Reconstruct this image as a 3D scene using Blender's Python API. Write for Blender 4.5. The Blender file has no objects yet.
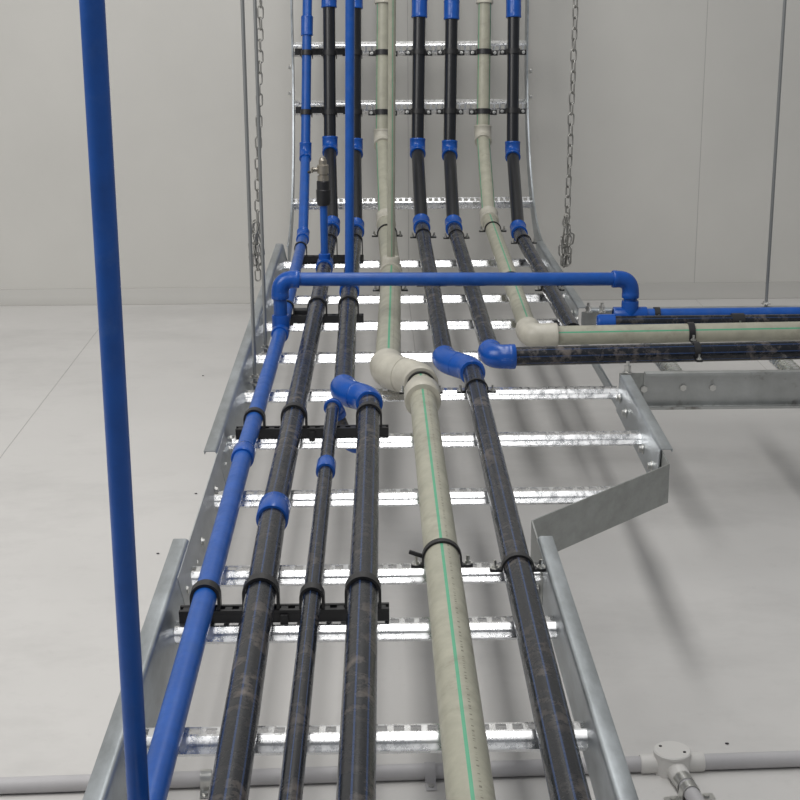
import bpy, bmesh, math, random
from mathutils import Vector, Matrix
random.seed(7)
S = bpy.context.scene
COL = S.collection
V = Vector
ORG = {}

# ------------------------------------------------------------------ materials
def nmat(name):
    m = bpy.data.materials.new(name); m.use_nodes = True
    nt = m.node_tree
    return m, nt, nt.nodes['Principled BSDF']
def N(nt, t, **kw):
    n = nt.nodes.new(t)
    for k, v in kw.items():
        if k.startswith('i_'): n.inputs[k[2:].replace('_', ' ')].default_value = v
        else: setattr(n, k, v)
    return n
def ramp(nt, fac, stops):
    r = nt.nodes.new('ShaderNodeValToRGB')
    el = r.color_ramp.elements
    while len(el) < len(stops): el.new(.5)
    for e, (p, c) in zip(el, stops):
        e.position = p; e.color = (*c, 1) if len(c) == 3 else c
    nt.links.new(fac, r.inputs['Fac'])
    return r.outputs['Color']
def mixc(nt, fac, a, b):
    m = nt.nodes.new('ShaderNodeMix'); m.data_type = 'RGBA'
    for sock, val in ((m.inputs[0], fac), (m.inputs[6], a), (m.inputs[7], b)):
        if hasattr(val, 'node'): nt.links.new(val, sock)
        elif isinstance(val, (int, float)): sock.default_value = val
        else: sock.default_value = (*val, 1)
    return m.outputs[2]
def noise(nt, scale, detail=4, rough=.6, coord='Object', stretch=None):
    tc = N(nt, 'ShaderNodeTexCoord')
    out = tc.outputs[coord]
    if stretch:
        mp = N(nt, 'ShaderNodeMapping'); mp.inputs['Scale'].default_value = stretch
        nt.links.new(out, mp.inputs['Vector']); out = mp.outputs['Vector']
    n = N(nt, 'ShaderNodeTexNoise'); n.inputs['Scale'].default_value = scale
    n.inputs['Detail'].default_value = detail; n.inputs['Roughness'].default_value = rough
    nt.links.new(out, n.inputs['Vector'])
    return n.outputs['Fac']
def math_(nt, op, a, b=None):
    m = N(nt, 'ShaderNodeMath', operation=op)
    for k, v in ((0, a), (1, b)):
        if v is None: continue
        if hasattr(v, 'node'): nt.links.new(v, m.inputs[k])
        else: m.inputs[k].default_value = v
    return m.outputs[0]
def bump(nt, b, h, s, d):
    bm_ = N(nt, 'ShaderNodeBump'); bm_.inputs['Strength'].default_value = s; bm_.inputs['Distance'].default_value = d
    nt.links.new(h, bm_.inputs['Height']); nt.links.new(bm_.outputs['Normal'], b.inputs['Normal'])

def plain(name, col, rough=.5, metal=0., var=.0, scale=60, spec=.5):
    m, nt, b = nmat(name)
    b.inputs['Roughness'].default_value = rough; b.inputs['Metallic'].default_value = metal
    b.inputs['Specular IOR Level'].default_value = spec
    if var:
        n = noise(nt, scale)
        c = ramp(nt, n, [(.3, tuple(x * (1 - var) for x in col)), (.7, tuple(min(1, x * (1 + var)) for x in col))])
        nt.links.new(c, b.inputs['Base Color'])
    else: b.inputs['Base Color'].default_value = (*col, 1)
    return m
def galv(name, lo, hi, r0, r1, scale=25, metal=.9, stains=False):
    m, nt, b = nmat(name)
    b.inputs['Metallic'].default_value = metal
    n = noise(nt, scale, 6, .65, stretch=(1, .35, 1))
    c = ramp(nt, n, [(.3, lo), (.7, hi)])
    if stains:
        s = noise(nt, 9, 5, .7)
        c = mixc(nt, ramp(nt, s, [(.53, (0, 0, 0)), (.64, (.85, .85, .85))]), c, (.10, .08, .06))
    nt.links.new(c, b.inputs['Base Color'])
    rr = ramp(nt, n, [(.3, (r0,) * 3), (.7, (r1,) * 3)])
    nt.links.new(rr, b.inputs['Roughness'])
    bump(nt, b, noise(nt, 180, 3), .05, .001)
    return m
def pipe_mat(name, col, rough, stripes=(), swidth=.012, scol=(0, 0, 0), dust=(0, (1, 1, 1)), marks=None, spec=.5):
    m, nt, b = nmat(name)
    b.inputs['Specular IOR Level'].default_value = spec
    n = noise(nt, 40, 5)
    c = ramp(nt, n, [(.3, tuple(x * .88 for x in col)), (.7, tuple(x * 1.12 for x in col))])
    uv = N(nt, 'ShaderNodeTexCoord').outputs['UV']
    sx = N(nt, 'ShaderNodeSeparateXYZ'); nt.links.new(uv, sx.inputs[0])
    u = math_(nt, 'FRACT', sx.outputs[0]); v = sx.outputs[1]
    for s in stripes:
        d = math_(nt, 'ABSOLUTE', math_(nt, 'SUBTRACT', u, s))
        c = mixc(nt, math_(nt, 'LESS_THAN', d, swidth), c, scol)
    if marks:
        d = math_(nt, 'LESS_THAN', math_(nt, 'ABSOLUTE', math_(nt, 'SUBTRACT', u, marks[0])), .010)
        w = N(nt, 'ShaderNodeTexNoise'); w.noise_dimensions = '1D'; w.inputs['Scale'].default_value = 260
        nt.links.new(v, w.inputs['W'])
        g = math_(nt, 'MULTIPLY', d, math_(nt, 'GREATER_THAN', w.outputs['Fac'], .56))
        c = mixc(nt, math_(nt, 'MULTIPLY', g, .6), c, marks[1])
    if dust[0]:
        a = noise(nt, 46, 7, .75); a2 = noise(nt, 6, 3)
        f = math_(nt, 'MULTIPLY', ramp(nt, a, [(.50, (0, 0, 0)), (.66, (1, 1, 1))]), ramp(nt, a2, [(.46, (.08, .08, .08)), (.60, (1, 1, 1))]))
        c = mixc(nt, math_(nt, 'MULTIPLY', f, dust[0]), c, dust[1])
        nt.links.new(ramp(nt, a, [(.4, (rough,) * 3), (.7, (min(1, rough + .18),) * 3)]), b.inputs['Roughness'])
    else: b.inputs['Roughness'].default_value = rough
    nt.links.new(c, b.inputs['Base Color'])
    return m

M = {}
M['blue'] = pipe_mat('blue_plastic_pipe', (.006, .081, .365), .30, dust=(.16, (.14, .24, .42)))
M['bluefit'] = pipe_mat('blue_plastic_fitting', (.007, .078, .37), .26)
M['black'] = pipe_mat('black_plastic_pipe', (.0075, .0095, .0145), .20, stripes=(.5, .375, .25, .625, .75, .125, .875), swidth=.009, scol=(.022, .045, .115), dust=(.65, (.19, .16, .14)), spec=.5)
M['blackup'] = pipe_mat('black_plastic_pipe_clean', (.010, .011, .014), .30, stripes=(.375, .25, .625, .75), swidth=.006, scol=(.02, .03, .06))
M['beige'] = pipe_mat('beige_plastic_pipe', (.375, .368, .295), .36, stripes=(.5, .167, .833), swidth=.013, scol=(.09, .37, .22), dust=(.32, (.17, .14, .11)), marks=(.56, (.08, .07, .06)))
M['beigefit'] = pipe_mat('beige_plastic_fitting', (.47, .45, .385), .4)
M['galv'] = galv('galvanised_steel', (.30, .325, .34), (.56, .60, .63), .33, .46)
M['plate'] = galv('dull_galvanised_plate', (.30, .31, .30), (.44, .455, .445), .42, .55, 45)
M['strip'] = galv('light_galvanised_strip', (.44, .45, .44), (.58, .59, .58), .5, .6, 45, .55)
M['stained'] = galv('stained_galvanised_steel', (.38, .39, .385), (.52, .535, .53), .38, .5, 18, stains=True)
M['rung'] = galv('bright_zinc_rung', (.74, .75, .76), (.93, .93, .94), .17, .40, 110, 1.)
M['zinc'] = plain('zinc_bolt', (.62, .62, .60), .3, 1.)
M['rod'] = plain('zinc_rod', (.33, .34, .34), .42, .8)
M['chain'] = plain('steel_chain', (.36, .355, .335), .42, .8)
M['clamp'] = plain('black_nylon', (.014, .014, .016), .42)
M['brass'] = plain('nickel_plated_brass', (.36, .33, .28), .36, .8)
M['pvc'] = plain('grey_conduit', (.47, .46, .47), .5, 0, .05, 30)
M['pvcfit'] = plain('pale_conduit_fitting', (.66, .645, .62), .5)
M['chip'] = plain('dark_chip', (.03, .025, .03), .7)
M['seam'] = plain('panel_joint_sealant', (.42, .41, .40), .8)

def panel_mat(name, col, rough, marks):
    m, nt, b = nmat(name)
    n = noise(nt, 2.2, 6, .6); n2 = noise(nt, 38, 7, .75)
    c = ramp(nt, n, [(.3, tuple(x * .95 for x in col)), (.7, tuple(min(1, x * 1.03) for x in col))])
    if marks:
        n3 = noise(nt, 2.6, 6, .68, stretch=(.8, 1.3, 1))
        c = mixc(nt, ramp(nt, n3, [(.50, (0, 0, 0)), (.72, (.42, .42, .42))]), c, tuple(x * .66 for x in col))
        c = mixc(nt, ramp(nt, n2, [(.58, (0, 0, 0)), (.8, (.35, .35, .35))]), c, tuple(x * .75 for x in col))
    nt.links.new(c, b.inputs['Base Color'])
    b.inputs['Roughness'].default_value = rough
    bump(nt, b, noise(nt, 300, 2), .06, .0006)
    return m
M['wall'] = panel_mat('wall_panel_paint', (.585, .575, .545), .55, False)
M['floor'] = panel_mat('floor_panel_paint', (.60, .587, .57), .6, True)
M['cove'] = panel_mat('cove_paint', (.45, .44, .415), .5, False)

# ------------------------------------------------------------------ mesh helpers
def build(name, bm, mat, parent=None, angle=.6, org=None):
    o_ = V(org) if org is not None else (ORG[parent.name] if parent else V((0, 0, 0)))
    bmesh.ops.recalc_face_normals(bm, faces=bm.faces[:])
    bmesh.ops.translate(bm, verts=bm.verts[:], vec=-o_)
    me = bpy.data.meshes.new(name); bm.to_mesh(me); bm.free()
    for p in me.polygons: p.use_smooth = True
    me.set_sharp_from_angle(angle=angle)
    me.materials.append(mat)
    ob = bpy.data.objects.new(name, me); COL.objects.link(ob)
    if parent:
        ob.parent = parent; ob.location = o_ - ORG[parent.name]
    else: ob.location = o_
    ORG[ob.name] = o_
    return ob
def thing(name, label, cat, loc, group=None):
    o = bpy.data.objects.new(name, None); COL.objects.link(o)
    o.location = loc; o.empty_display_size = .05
    ORG[o.name] = V(loc)
    return tag(o, label, cat, group)
def tag(o, label, cat, group=None):
    o['label'] = label; o['category'] = cat
    if group: o['group'] = group
    return o
def struct(o): o['kind'] = 'structure'; return o
def box(bm, lo, hi, bev=0, rot=None):
    lo, hi = V(lo), V(hi)
    r = bmesh.ops.create_cube(bm, size=1)
    vs = r['verts']
    bmesh.ops.scale(bm, vec=hi - lo, verts=vs)
    if bev:
        es = list({e for v in vs for e in v.link_edges})
        rr = bmesh.ops.bevel(bm, geom=es, offset=bev, segments=2, affect='EDGES', profile=.5)
        vs = list({v for f in rr['faces'] for v in f.verts} | {v for v in vs if v.is_valid})
    bmesh.ops.translate(bm, verts=vs, vec=(lo + hi) / 2)
    if rot: bmesh.ops.transform(bm, matrix=rot, verts=vs)
    return vs
def frame_for(d):
    ref = V((0, 0, 1)) if abs(d.z) < .8 else V((0, -1, 0))
    e1 = (ref - d * ref.dot(d)).normalized()
    return e1, d.cross(e1)
def tube(bm, pts, rad, seg=24, uoff=0., cap=True, refs=None):
    """swept round tube with uv: u round the pipe (0.5 on top), v along it in metres"""
    pts = [V(p) for p in pts]
    if not isinstance(rad, (list, tuple)): rad = [rad] * len(pts)
    uv = bm.loops.layers.uv.verify()
    tang = []
    for i in range(len(pts)):
        a = pts[i] - pts[i - 1] if i else None
        b = pts[i + 1] - pts[i] if i < len(pts) - 1 else None
        if a is not None and a.length < 1e-6: a = None
        if b is not None and b.length < 1e-6: b = None
        t = V((0, 0, 0))
        if a is not None: t += a.normalized()
        if b is not None: t += b.normalized()
        tang.append(t.normalized() if t.length > 1e-6 else None)
    for i in range(len(tang)):
        if tang[i] is None: tang[i] = tang[i - 1] if i else tang[i + 1]
    e1 = None; rings = []; vv = 0.; vs_ = []
    for i, p in enumerate(pts):
        d = tang[i]
        if e1 is None: e1, _ = frame_for(d)
        else:
            e1 = (e1 - d * e1.dot(d)).normalized()
        e2 = d.cross(e1)
        if i: vv += (p - pts[i - 1]).length
        ring = []
        for k in range(seg):
            a = 2 * math.pi * (k / seg - .5)
            ring.append(bm.verts.new(p + rad[i] * (math.cos(a) * e1 + math.sin(a) * e2)))
        rings.append(ring); vs_.append(vv)
    for i in range(len(rings) - 1):
        for k in range(seg):
            k2 = (k + 1) % seg
            f = bm.faces.new((rings[i][k], rings[i][k2], rings[i + 1][k2], rings[i + 1][k]))
            for l, (u, v) in zip(f.loops, ((k / seg, vs_[i]), ((k + 1) / seg, vs_[i]), ((k + 1) / seg, vs_[i + 1]), (k / seg, vs_[i + 1]))):
                l[uv].uv = (u + uoff, v)
    if cap:
        bm.faces.new(rings[0][::-1]); bm.faces.new(rings[-1])
def fillet(A, P, B, L, n=8):
    """points of a rounded corner at P between A and B, arms L long"""
    a = (V(A) - V(P)).normalized(); b = (V(B) - V(P)).normalized(); P = V(P)
    p0, p1 = P + a * L, P + b * L
    return [p0] + [(1 - t) ** 2 * p0 + 2 * t * (1 - t) * P + t * t * p1 for t in [k / n for k in range(1, n)]] + [p1]
def hexbolt(bm, p, axis, r=.005, h=.004, stud=0., washer=True):
    axis = V(axis).normalized(); p = V(p)
    q = axis.to_track_quat('Z', 'Y').to_matrix().to_4x4(); q.translation = p
    def cyl(n, rad, z0, z1):
        r_ = bmesh.ops.create_cone(bm, cap_ends=True, segments=n, radius1=rad, radius2=rad, depth=z1 - z0)
        bmesh.ops.translate(bm, verts=r_['verts'], vec=(0, 0, (z0 + z1) / 2))
        bmesh.ops.transform(bm, matrix=q, verts=r_['verts'])
    if washer: cyl(14, r * 1.45, 0, .0012)
    cyl(6, r, 0, h)
    if stud: cyl(8, r * .5, 0, stud)
def sweep_section(bm, sec, path):
    """sec: closed list of (x, n); path: list of (point, normal, side)"""
    rings = []
    for p, n, s in path:
        rings.append([bm.verts.new(V(p) + V(s) * x + V(n) * y) for x, y in sec])
    k = len(sec)
    for a, b in zip(rings, rings[1:]):
        for i in range(k):
            j = (i + 1) % k
            bm.faces.new((a[i], a[j], b[j], b[i]))
    bm.faces.new(rings[0][::-1]); bm.faces.new(rings[-1])

# ------------------------------------------------------------------ pipe runs
FIT = 1.30
def coupling(parent, name, P, D, r, mat, L=.030, k=FIT, collar=True):
    P, D = V(P), V(D).normalized()
    bm = bmesh.new()
    h = L / 2
    prof = [(-h, r * .99), (-h, r * (k - .05)), (-h + .0015, r * k), (h - .0015, r * k), (h, r * (k - .05)), (h, r * .99)]
    tube(bm, [P + D * t for t, _ in prof], [q for _, q in prof], 28, cap=False)
    return build(name, bm, mat, parent)
def elbow(parent, A, P, B, r, mat, L, k=FIT, f=.62, name='elbow', collar=None):
    """welded bend: sockets at both ends, rounded body"""
    A, P, B = V(A), V(P), V(B)
    a = (A - P).normalized(); b = (B - P).normalized()
    core = fillet(A, P, B, L * f, 9)
    s = collar or L * .35
    pts = [P + a * L, P + a * L, P + a * (L - .0012), P + a * (L - s), P + a * (L - s - .001)] + core[1:-1] + [P + b * (L - s - .001), P + b * (L - s), P + b * (L - .0012), P + b * L, P + b * L]
    kb = k - .035
    rad = [r * .99, r * (k - .05), r * k, r * k, r * kb] + [r * kb] * (len(core) - 2) + [r * kb, r * k, r * k, r * (k - .05), r * .99]
    bm = bmesh.new(); tube(bm, pts, rad, 28, cap=False)
    return build(name, bm, mat, parent)
def straight(parent, A, B, r, mat, uoff=0., name='pipe', s0=0., s1=0.):
    """round pipe from A to B, stopping s0 / s1 short inside its sockets"""
    bm = bmesh.new()
    A, B = V(A), V(B); d_ = (B - A).normalized(); A, B = A + d_ * s0, B - d_ * s1
    n = max(2, int((B - A).length / .08))
    tube(bm, [A.lerp(B, k / n) for k in range(n + 1)], r, 28, uoff)
    return build(name, bm, mat, parent)
def extend(A, B, y):
    """the point beyond B on line A-B where Y = y"""
    A, B = V(A), V(B)
    return A + (B - A) * ((y - A.y) / (B.y - A.y))
def on(A, B, y): return extend(A, B, y)

RUN = {}
def riser(t, E0, E1, E2, F, r, pmat, fmat, top_mat=None, u=(0, 0, 0), tilt=1.):
    """the part of a run that climbs the bend: tilted top, near-vertical piece, sloping piece; F is the next point on the flat"""
    E0, E1, E2, F = V(E0), V(E1), V(E2), V(F)
    top = E0 + V(((E0 - E1).x * .6, .090, .22))
    pmat = M['blackup'] if pmat is M['black'] else pmat
    straight(t, E0, top, r, top_mat or pmat, u[0])
    straight(t, E1, E0, r, pmat, u[0]); straight(t, E2, E1, r, pmat, u[1])
    elbow(t, top, E0, E1, r, fmat, .024, f=.5, name='elbow', collar=.004)
    elbow(t, E0, E1, E2, r, fmat, .026, f=.5, name='elbow', collar=.004)
    elbow(t, E1, E2, F, r, fmat, .024, f=.5, name='elbow', collar=.004)

def double_elbow(parent, A, J0, J1, B, r, rB, mat, L, k=1.31, name='double_elbow', L2=None):
    """two welded bends back to back, with a seam ring between them"""
    A, J0, J1, B = V(A), V(J0), V(J1), V(B); L2 = L2 or L
    a = (A - J0).normalized(); b = (B - J1).normalized(); m = (J0 + J1) / 2; hl = (J1 - J0).length / 2; mm = (J1 - J0).normalized()
    c0 = fillet(A, J0, J1, min(L * .85, hl * .95), 9); c1 = fillet(J0, J1, B, min(L2 * .85, hl * .95), 9)
    pts = [J0 + a * L, J0 + a * L, J0 + a * (L - .0015)] + c0 + [m - mm * .0012, m - mm * .0004, m + mm * .0004, m + mm * .0012] + c1 + [J1 + b * (L2 - .0015), J1 + b * L2, J1 + b * L2]
    kk = [.98, k - .06, k] + [k] * len(c0) + [k, k - .05, k - .05, k] + [k] * len(c1) + [k, k - .06, .98]
    n = len(c0) + 5
    rad = [q * (r + (rB - r) * i / (len(kk) - 1)) for i, q in enumerate(kk)]
    bm = bmesh.new(); tube(bm, pts, rad, 32, cap=False)
    return build(name, bm, mat, parent, .75)

# ---- blue pipe on the left -------------------------------------------------
r1 = .0118
t = thing('water_pipe', 'blue plastic water pipe along the left rail, climbing to the top of the ladder', 'pipe', (-0.1805, 1.0579, 0.0000))
E0, E1, E2 = V((-0.1574, 3.8700, 0.5045)), V((-0.1654, 3.8000, 0.1969)), V((-0.1628, 3.5000, 0.0325))
T = V((-0.1617, 2.5655, 0.0270)); C = V((-0.1704, 1.8597, 0.0270)); G = V((-0.1726, 1.6181, 0.0270)); G2 = V((-0.1721, 1.1047, 0.0270))
END = on(C, G2, .95)
riser(t, E0, E1, E2, T, r1, M['blue'], M['bluefit'])
straight(t, T, E2, r1, M['blue']); straight(t, C, T, r1, M['blue']); straight(t, END, C, r1, M['blue'])
coupling(t, 'coupling', C, C - T, r1, M['bluefit'], .034, 1.27)
TB = V((-0.1583, 2.5500, 0.1191)); TB.x = T.x; TB.y = T.y
d = (C - T).normalized()
bm = bmesh.new(); pr = [(-.03, .99), (-.03, 1.25), (-.028, 1.3), (.028, 1.3), (.03, 1.25), (.03, .99)]
tube(bm, [T + d * a for a, _ in pr], [r1 * b for _, b in pr], 28, cap=False)
tube(bm, [T, T + V((0, 0, .027)), T + V((0, 0, .029)), T + V((0, 0, .029))], [r1 * 1.3, r1 * 1.3, r1 * 1.25, r1 * .9], 28, cap=False)
build('tee', bm, M['bluefit'], t)
elbow(t, G, END, END + V((0, 0, .2)), r1, M['bluefit'], .028)
RUN['blue_near'] = (t, r1, C, END); RUN['blue'] = (t, r1, T, C)

# riser dropping in front of everything
VA, VB = V((-0.1693, 0.9500, 0.6124)), V((-0.1702, 0.9500, 0.0640))
t = thing('drop_pipe', 'upright blue pipe hanging in the foreground left, in front of the wall', 'pipe', VB)
dv = (VA - VB).normalized()
straight(t, VB - dv * .016, VA + dv * .35, .0078, M['blue'])
bm = bmesh.new(); q = VB - dv * .010
tube(bm, [q - dv * .012, q - dv * .012, q, q + dv * .002, q + dv * .002], [.008, .0148, .0148, .0105, .0076], 24, cap=False)
build('reducer', bm, M['bluefit'], t)

# ---- bridge pipe -----------------------------------------------------------
zb = TB.z
BR = V((0.4607, 2.6250, 0.1017))
t = thing('bridge_pipe', 'level blue pipe with an elbow at each end, bridging over all the others', 'pipe', TB)
ZB = .0356; bot_r = V((BR.x, BR.y, ZB + .006))
straight(t, T + V((0, 0, .026)), TB, r1, M['blue'], s1=.03); straight(t, TB, BR, r1, M['blue'], s0=.03, s1=.03); straight(t, bot_r + V((0, 0, .010)), BR, r1, M['blue'], s1=.03)
elbow(t, T, TB, BR, r1, M['bluefit'], .034, 1.32, f=.72, collar=.008)
elbow(t, TB, BR, bot_r, r1, M['bluefit'], .034, 1.32, f=.72, collar=.008)

# ---- branch blue pipe ------------------------------------------------------
t = thing('branch_pipe', 'blue pipe heading right on the branch ladder, farthest of its four pipes', 'pipe', (.42, BR.y, ZB))
BY = BR.y
straight(t, (BR.x - .028, BY, ZB), (1.05, BY, ZB), r1, M['blue'])
bm = bmesh.new()
tube(bm, [V((BR.x + a, BY, ZB)) for a, _ in pr], [r1 * b for _, b in pr], 28, cap=False)
tube(bm, [V((BR.x, BY, z)) for z in (ZB, ZB + .025, ZB + .027, ZB + .027)], [r1 * 1.3, r1 * 1.3, r1 * 1.25, r1 * .9], 28, cap=False)
build('tee', bm, M['bluefit'], t)

# ---- second pipe: black with valve stub -----------------------------------
r2 = .0152
t = thing('water_pipe', 'black pipe second from left, with a low blue sleeve and a valve stub', 'pipe', (-0.1188, 1.0560, 0.0000))
E0, E1, E2 = V((-0.1012, 3.8700, 0.5719)), V((-0.1036, 3.8000, 0.2114)), V((-0.0942, 3.5000, 0.0555))
Tv = V((-0.1017, 3.1519, 0.0310)); A = V((-0.1047, 2.7205, 0.0300)); K = V((-0.1173, 1.6311, 0.0300)); B = V((-0.1131, 1.0054, 0.0300))
riser(t, E0, E1, E2, Tv, r2, M['black'], M['bluefit'])
straight(t, Tv, E2, r2, M['black'], .06); straight(t, A, Tv, r2, M['black'], .06); straight(t, K, A, r2, M['black'], .02)
straight(t, extend(K, B, .62), K, r2, M['black'], .0)
coupling(t, 'coupling', K, K - A, r2, M['bluefit'], .048, 1.22)
d = (A - Tv).normalized(); bm = bmesh.new(); pv = [(-.03, .99), (-.03, 1.2), (.03, 1.2), (.03, .99)]
tube(bm, [Tv + d * a for a, _ in pv], [r2 * b for _, b in pv], 28, cap=False)
ST = V((-0.1002, 3.1000, 0.1667)); ST.x, ST.y = Tv.x, Tv.y
tube(bm, [Tv, Tv + V((0, 0, .026)), Tv + V((0, 0, .028))], [.0125, .0125, .0085], 24, cap=False)
build('tee', bm, M['bluefit'], t)
straight(t, Tv + V((0, 0, .01)), ST, .0080, M['blue'], name='stub')
RUN['b2'] = (t, r2, A, K); RUN['b2_near'] = (t, r2, K, B)
# valve on the stub
z0 = ST.z
t = thing('ball_valve', 'small nickel valve in a black socket on top of the short blue stub', 'valve', ST)
bm = bmesh.new()
def zt(bm, c, prof, seg=20, cap=False): tube(bm, [V((c[0], c[1], z)) for z, _ in prof], [q for _, q in prof], seg, cap=cap)
zt(bm, ST, [(z0 - .006, .007), (z0 - .006, .0125), (z0 + .004, .0150), (z0 + .026, .0152), (z0 + .028, .0138), (z0 + .044, .0138), (z0 + .046, .012), (z0 + .046, .004)])
build('socket', bm, M['clamp'], t)
bm = bmesh.new(); zt(bm, ST, [(z0 + .044, .0118), (z0 + .056, .0118), (z0 + .0565, .0085), (z0 + .060, .0085), (z0 + .061, .0122), (z0 + .078, .0122), (z0 + .080, .0085), (z0 + .088, .0085), (z0 + .090, .007), (z0 + .094, .006), (z0 + .094, .0005)], 14)
build('valve_body', bm, M['brass'], t)
bm = bmesh.new(); tube(bm, [(ST.x, ST.y, z0 + .069), (ST.x - .020, ST.y - .004, z0 + .069)], .0042, 12)
box(bm, (ST.x - .025, ST.y - .010, z0 + .063), (ST.x - .020, ST.y + .003, z0 + .074), .001)
hd = build('handle', bm, M['brass'], t)
bm = bmesh.new(); box(bm, (ST.x - .032, ST.y - .008, z0 + .0615), (ST.x - .025, ST.y + .002, z0 + .0665), .001)
build('lever', bm, M['clamp'], t)

# ---- third pipe: black, jogs right ------------------------------------------
r3 = .0160
t = thing('water_pipe', 'black pipe third from the left that jogs right through a double blue elbow', 'pipe', (-0.0138, 1.0529, 0.0000))
E0, E1, E2 = V((-0.0365, 3.8700, 0.5690)), V((-0.0409, 3.8000, 0.2059)), V((-0.0380, 3.5000, 0.0503))
T3 = V((-0.0460, 2.9060, 0.0310)); J0 = V((-0.0452, 2.1465, 0.0310)); J1 = V((-0.0066, 2.0942, 0.0300)); Bq = V((-0.0151, 1.2019, 0.0300))
J1 = V((J1.x, J0.y - (J1.x - J0.x) * 1.0, .0305))
riser(t, E0, E1, E2, T3, .0155, M['black'], M['bluefit'])
straight(t, T3, E2, .0155, M['black'], .05); straight(t, J0, T3, r3, M['black'], .0, s0=.018)
straight(t, J1, J0, r3, M['black'], .0, s0=.02, s1=.02); r5 = .0150
straight(t, extend(J1, Bq, .62), J1, r5, M['black'], .03)
Dm = (J0 + J1) / 2
double_elbow(t, T3, J0, J1, Bq, r3, r5, M['bluefit'], .026)
d = (J0 - T3).normalized(); bm = bmesh.new()
tube(bm, [T3 + d * a for a, _ in pv], [.0155 * b * 1.06 for _, b in pv], 28, cap=False)
tube(bm, [T3, T3 + V((0, 0, .028)), T3 + V((0, 0, .030))], [.0135, .0135, .009], 24, cap=False)
build('tee', bm, M['bluefit'], t)
RUN['b3'] = (t, r3, T3, J0); RUN['b5'] = (t, r5, J1, Bq)
# thin blue riser on it
T3t = V((-0.0358, 3.0400, 0.6917)); T3t.x, T3t.y = T3.x + .002, T3.y
t = thing('riser_pipe', 'thin upright blue pipe rising from the third pipe, in front of a black one', 'pipe', T3)
straight(t, T3 + V((0, 0, .016)), V((-0.0346, 3.0400, 0.7102)) + V((0, T3.y - 3.04, 0)), .0088, M['blue'])

# ---- thin black pipe --------------------------------------------------------
r4 = .0093
t = thing('water_pipe', 'thinnest black pipe, ending in a small blue elbow between two thicker black pipes', 'pipe', (-0.0666, 1.0545, 0.0000))
A = V((-0.0599, 2.1033, 0.0250)); K = V((-0.0619, 1.8083, 0.0250)); B = V((-0.0657, 1.2136, 0.0250))
straight(t, K, A, r4, M['black'], .02, s1=.02); straight(t, extend(K, B, .62), K, r4, M['black'], .02)
coupling(t, 'coupling', K, K - A, r4, M['bluefit'], .036, 1.34)
dn = A + V((.035, -.012, -.075))
elbow(t, K, A, A + V((.018, .012, -.05)), r4, M['bluefit'], .023, 1.38, f=.8)
e_ = A + V((.018, .012, -.05)).normalized() * .075
straight(t, A, e_, r4, M['black'], s0=.02, s1=.01)
elbow(t, A, e_, e_ + V((.05, .0, 0)), r4, M['bluefit'], .019, 1.35)
RUN['b4'] = (t, r4, K, B)

# ---- beige pipe in the middle ----------------------------------------------
r6, r7 = .0205, .0188
t = thing('water_pipe', 'thick beige pipe with a green stripe in the middle, jogging through a ball-like elbow', 'pipe', (0.0761, 1.0503, 0.0000))
E0, E1, E2 = V((0.0346, 3.8600, 0.5808)), V((0.0283, 3.7900, 0.2288)), V((0.0323, 3.4700, 0.0733))
T6 = V((0.0381, 3.0675, 0.0330)); J0 = V((0.0214, 2.2550, 0.0340)); J1 = V((0.0708, 2.1743, 0.0360)); Bq = V((0.0702, 1.2073, 0.0260))
J1 = V((J1.x, J0.y - (J1.x - J0.x) * 1.05, .0335))
riser(t, E0, E1, E2, T6, .0175, M['beige'], M['beigefit'], u=(.5, .5, 0))
straight(t, T6, E2, r6, M['beige'], .3); straight(t, J0, T6, r6, M['beige'], -.01, s0=.02)
straight(t, J1, J0, r6, M['beige'], .2, s0=.02, s1=.02)
straight(t, extend(J1, Bq, .62), J1, r7, M['beige'], .005)
double_elbow(t, T6, J0, J1, Bq, r6, r7, M['beigefit'], .034, 1.40, L2=.026)
dd = (Bq - J1).normalized()
coupling(t, 'collar', J1 + dd * .094, dd, r7, M['beigefit'], .046, 1.42)
d = (J0 - T6).normalized(); bm = bmesh.new()
tube(bm, [T6 + d * a for a, _ in pv], [r6 * b * .95 for _, b in pv], 28, cap=False)
tube(bm, [T6, T6 + V((0, 0, .028)), T6 + V((0, 0, .033)), T6 + V((0, 0, .033))], [.0205, .0185, .0160, .008], 28, cap=False)
build('tee', bm, M['beigefit'], t)
RUN['g6'] = (t, r6, T6, J0); RUN['g7'] = (t, r7, J1, Bq)
t = thing('riser_pipe', 'thin upright beige pipe rising from the thick beige pipe', 'pipe', T6)
straight(t, T6 + V((0, 0, .02)), V((0.0461, 3.2000, 0.7142)) + V((0, T6.y - 3.20, 0)), .0077, M['beige'], .30)

# ---- black pipe right of the middle -------------------------------------------
r8 = .0155
t = thing('water_pipe', 'black pipe at the right rail in front, reached through a double blue elbow', 'pipe', (0.1516, 1.0481, 0.0000))
E0, E1, E2 = V((0.1243, 3.8700, 0.5463)), V((0.1162, 3.8000, 0.2047)), V((0.1153, 3.4800, 0.0616))
A = V((0.1153, 2.5843, 0.0215)); J0 = V((0.1161, 2.3627, 0.0215)); J1 = V((0.1560, 2.2784, 0.0215)); Bq = V((0.1463, 1.5012, 0.0205)); Br_ = V((0.1466, 1.0283, 0.0205))
J1 = V((J1.x, J0.y - (J1.x - J0.x) * 1.35, .0215))
riser(t, E0, E1, E2, A, r8, M['black'], M['bluefit'])
straight(t, J0, E2, r8, M['black'], .03, s0=.016); straight(t, J1, J0, r8, M['black'], s0=.016, s1=.016)
straight(t, extend(J1, Br_, .62), J1, r8, M['black'], .0)
double_elbow(t, A, J0, J1, Bq, r8, r8, M['bluefit'], .026, 1.32)
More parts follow.
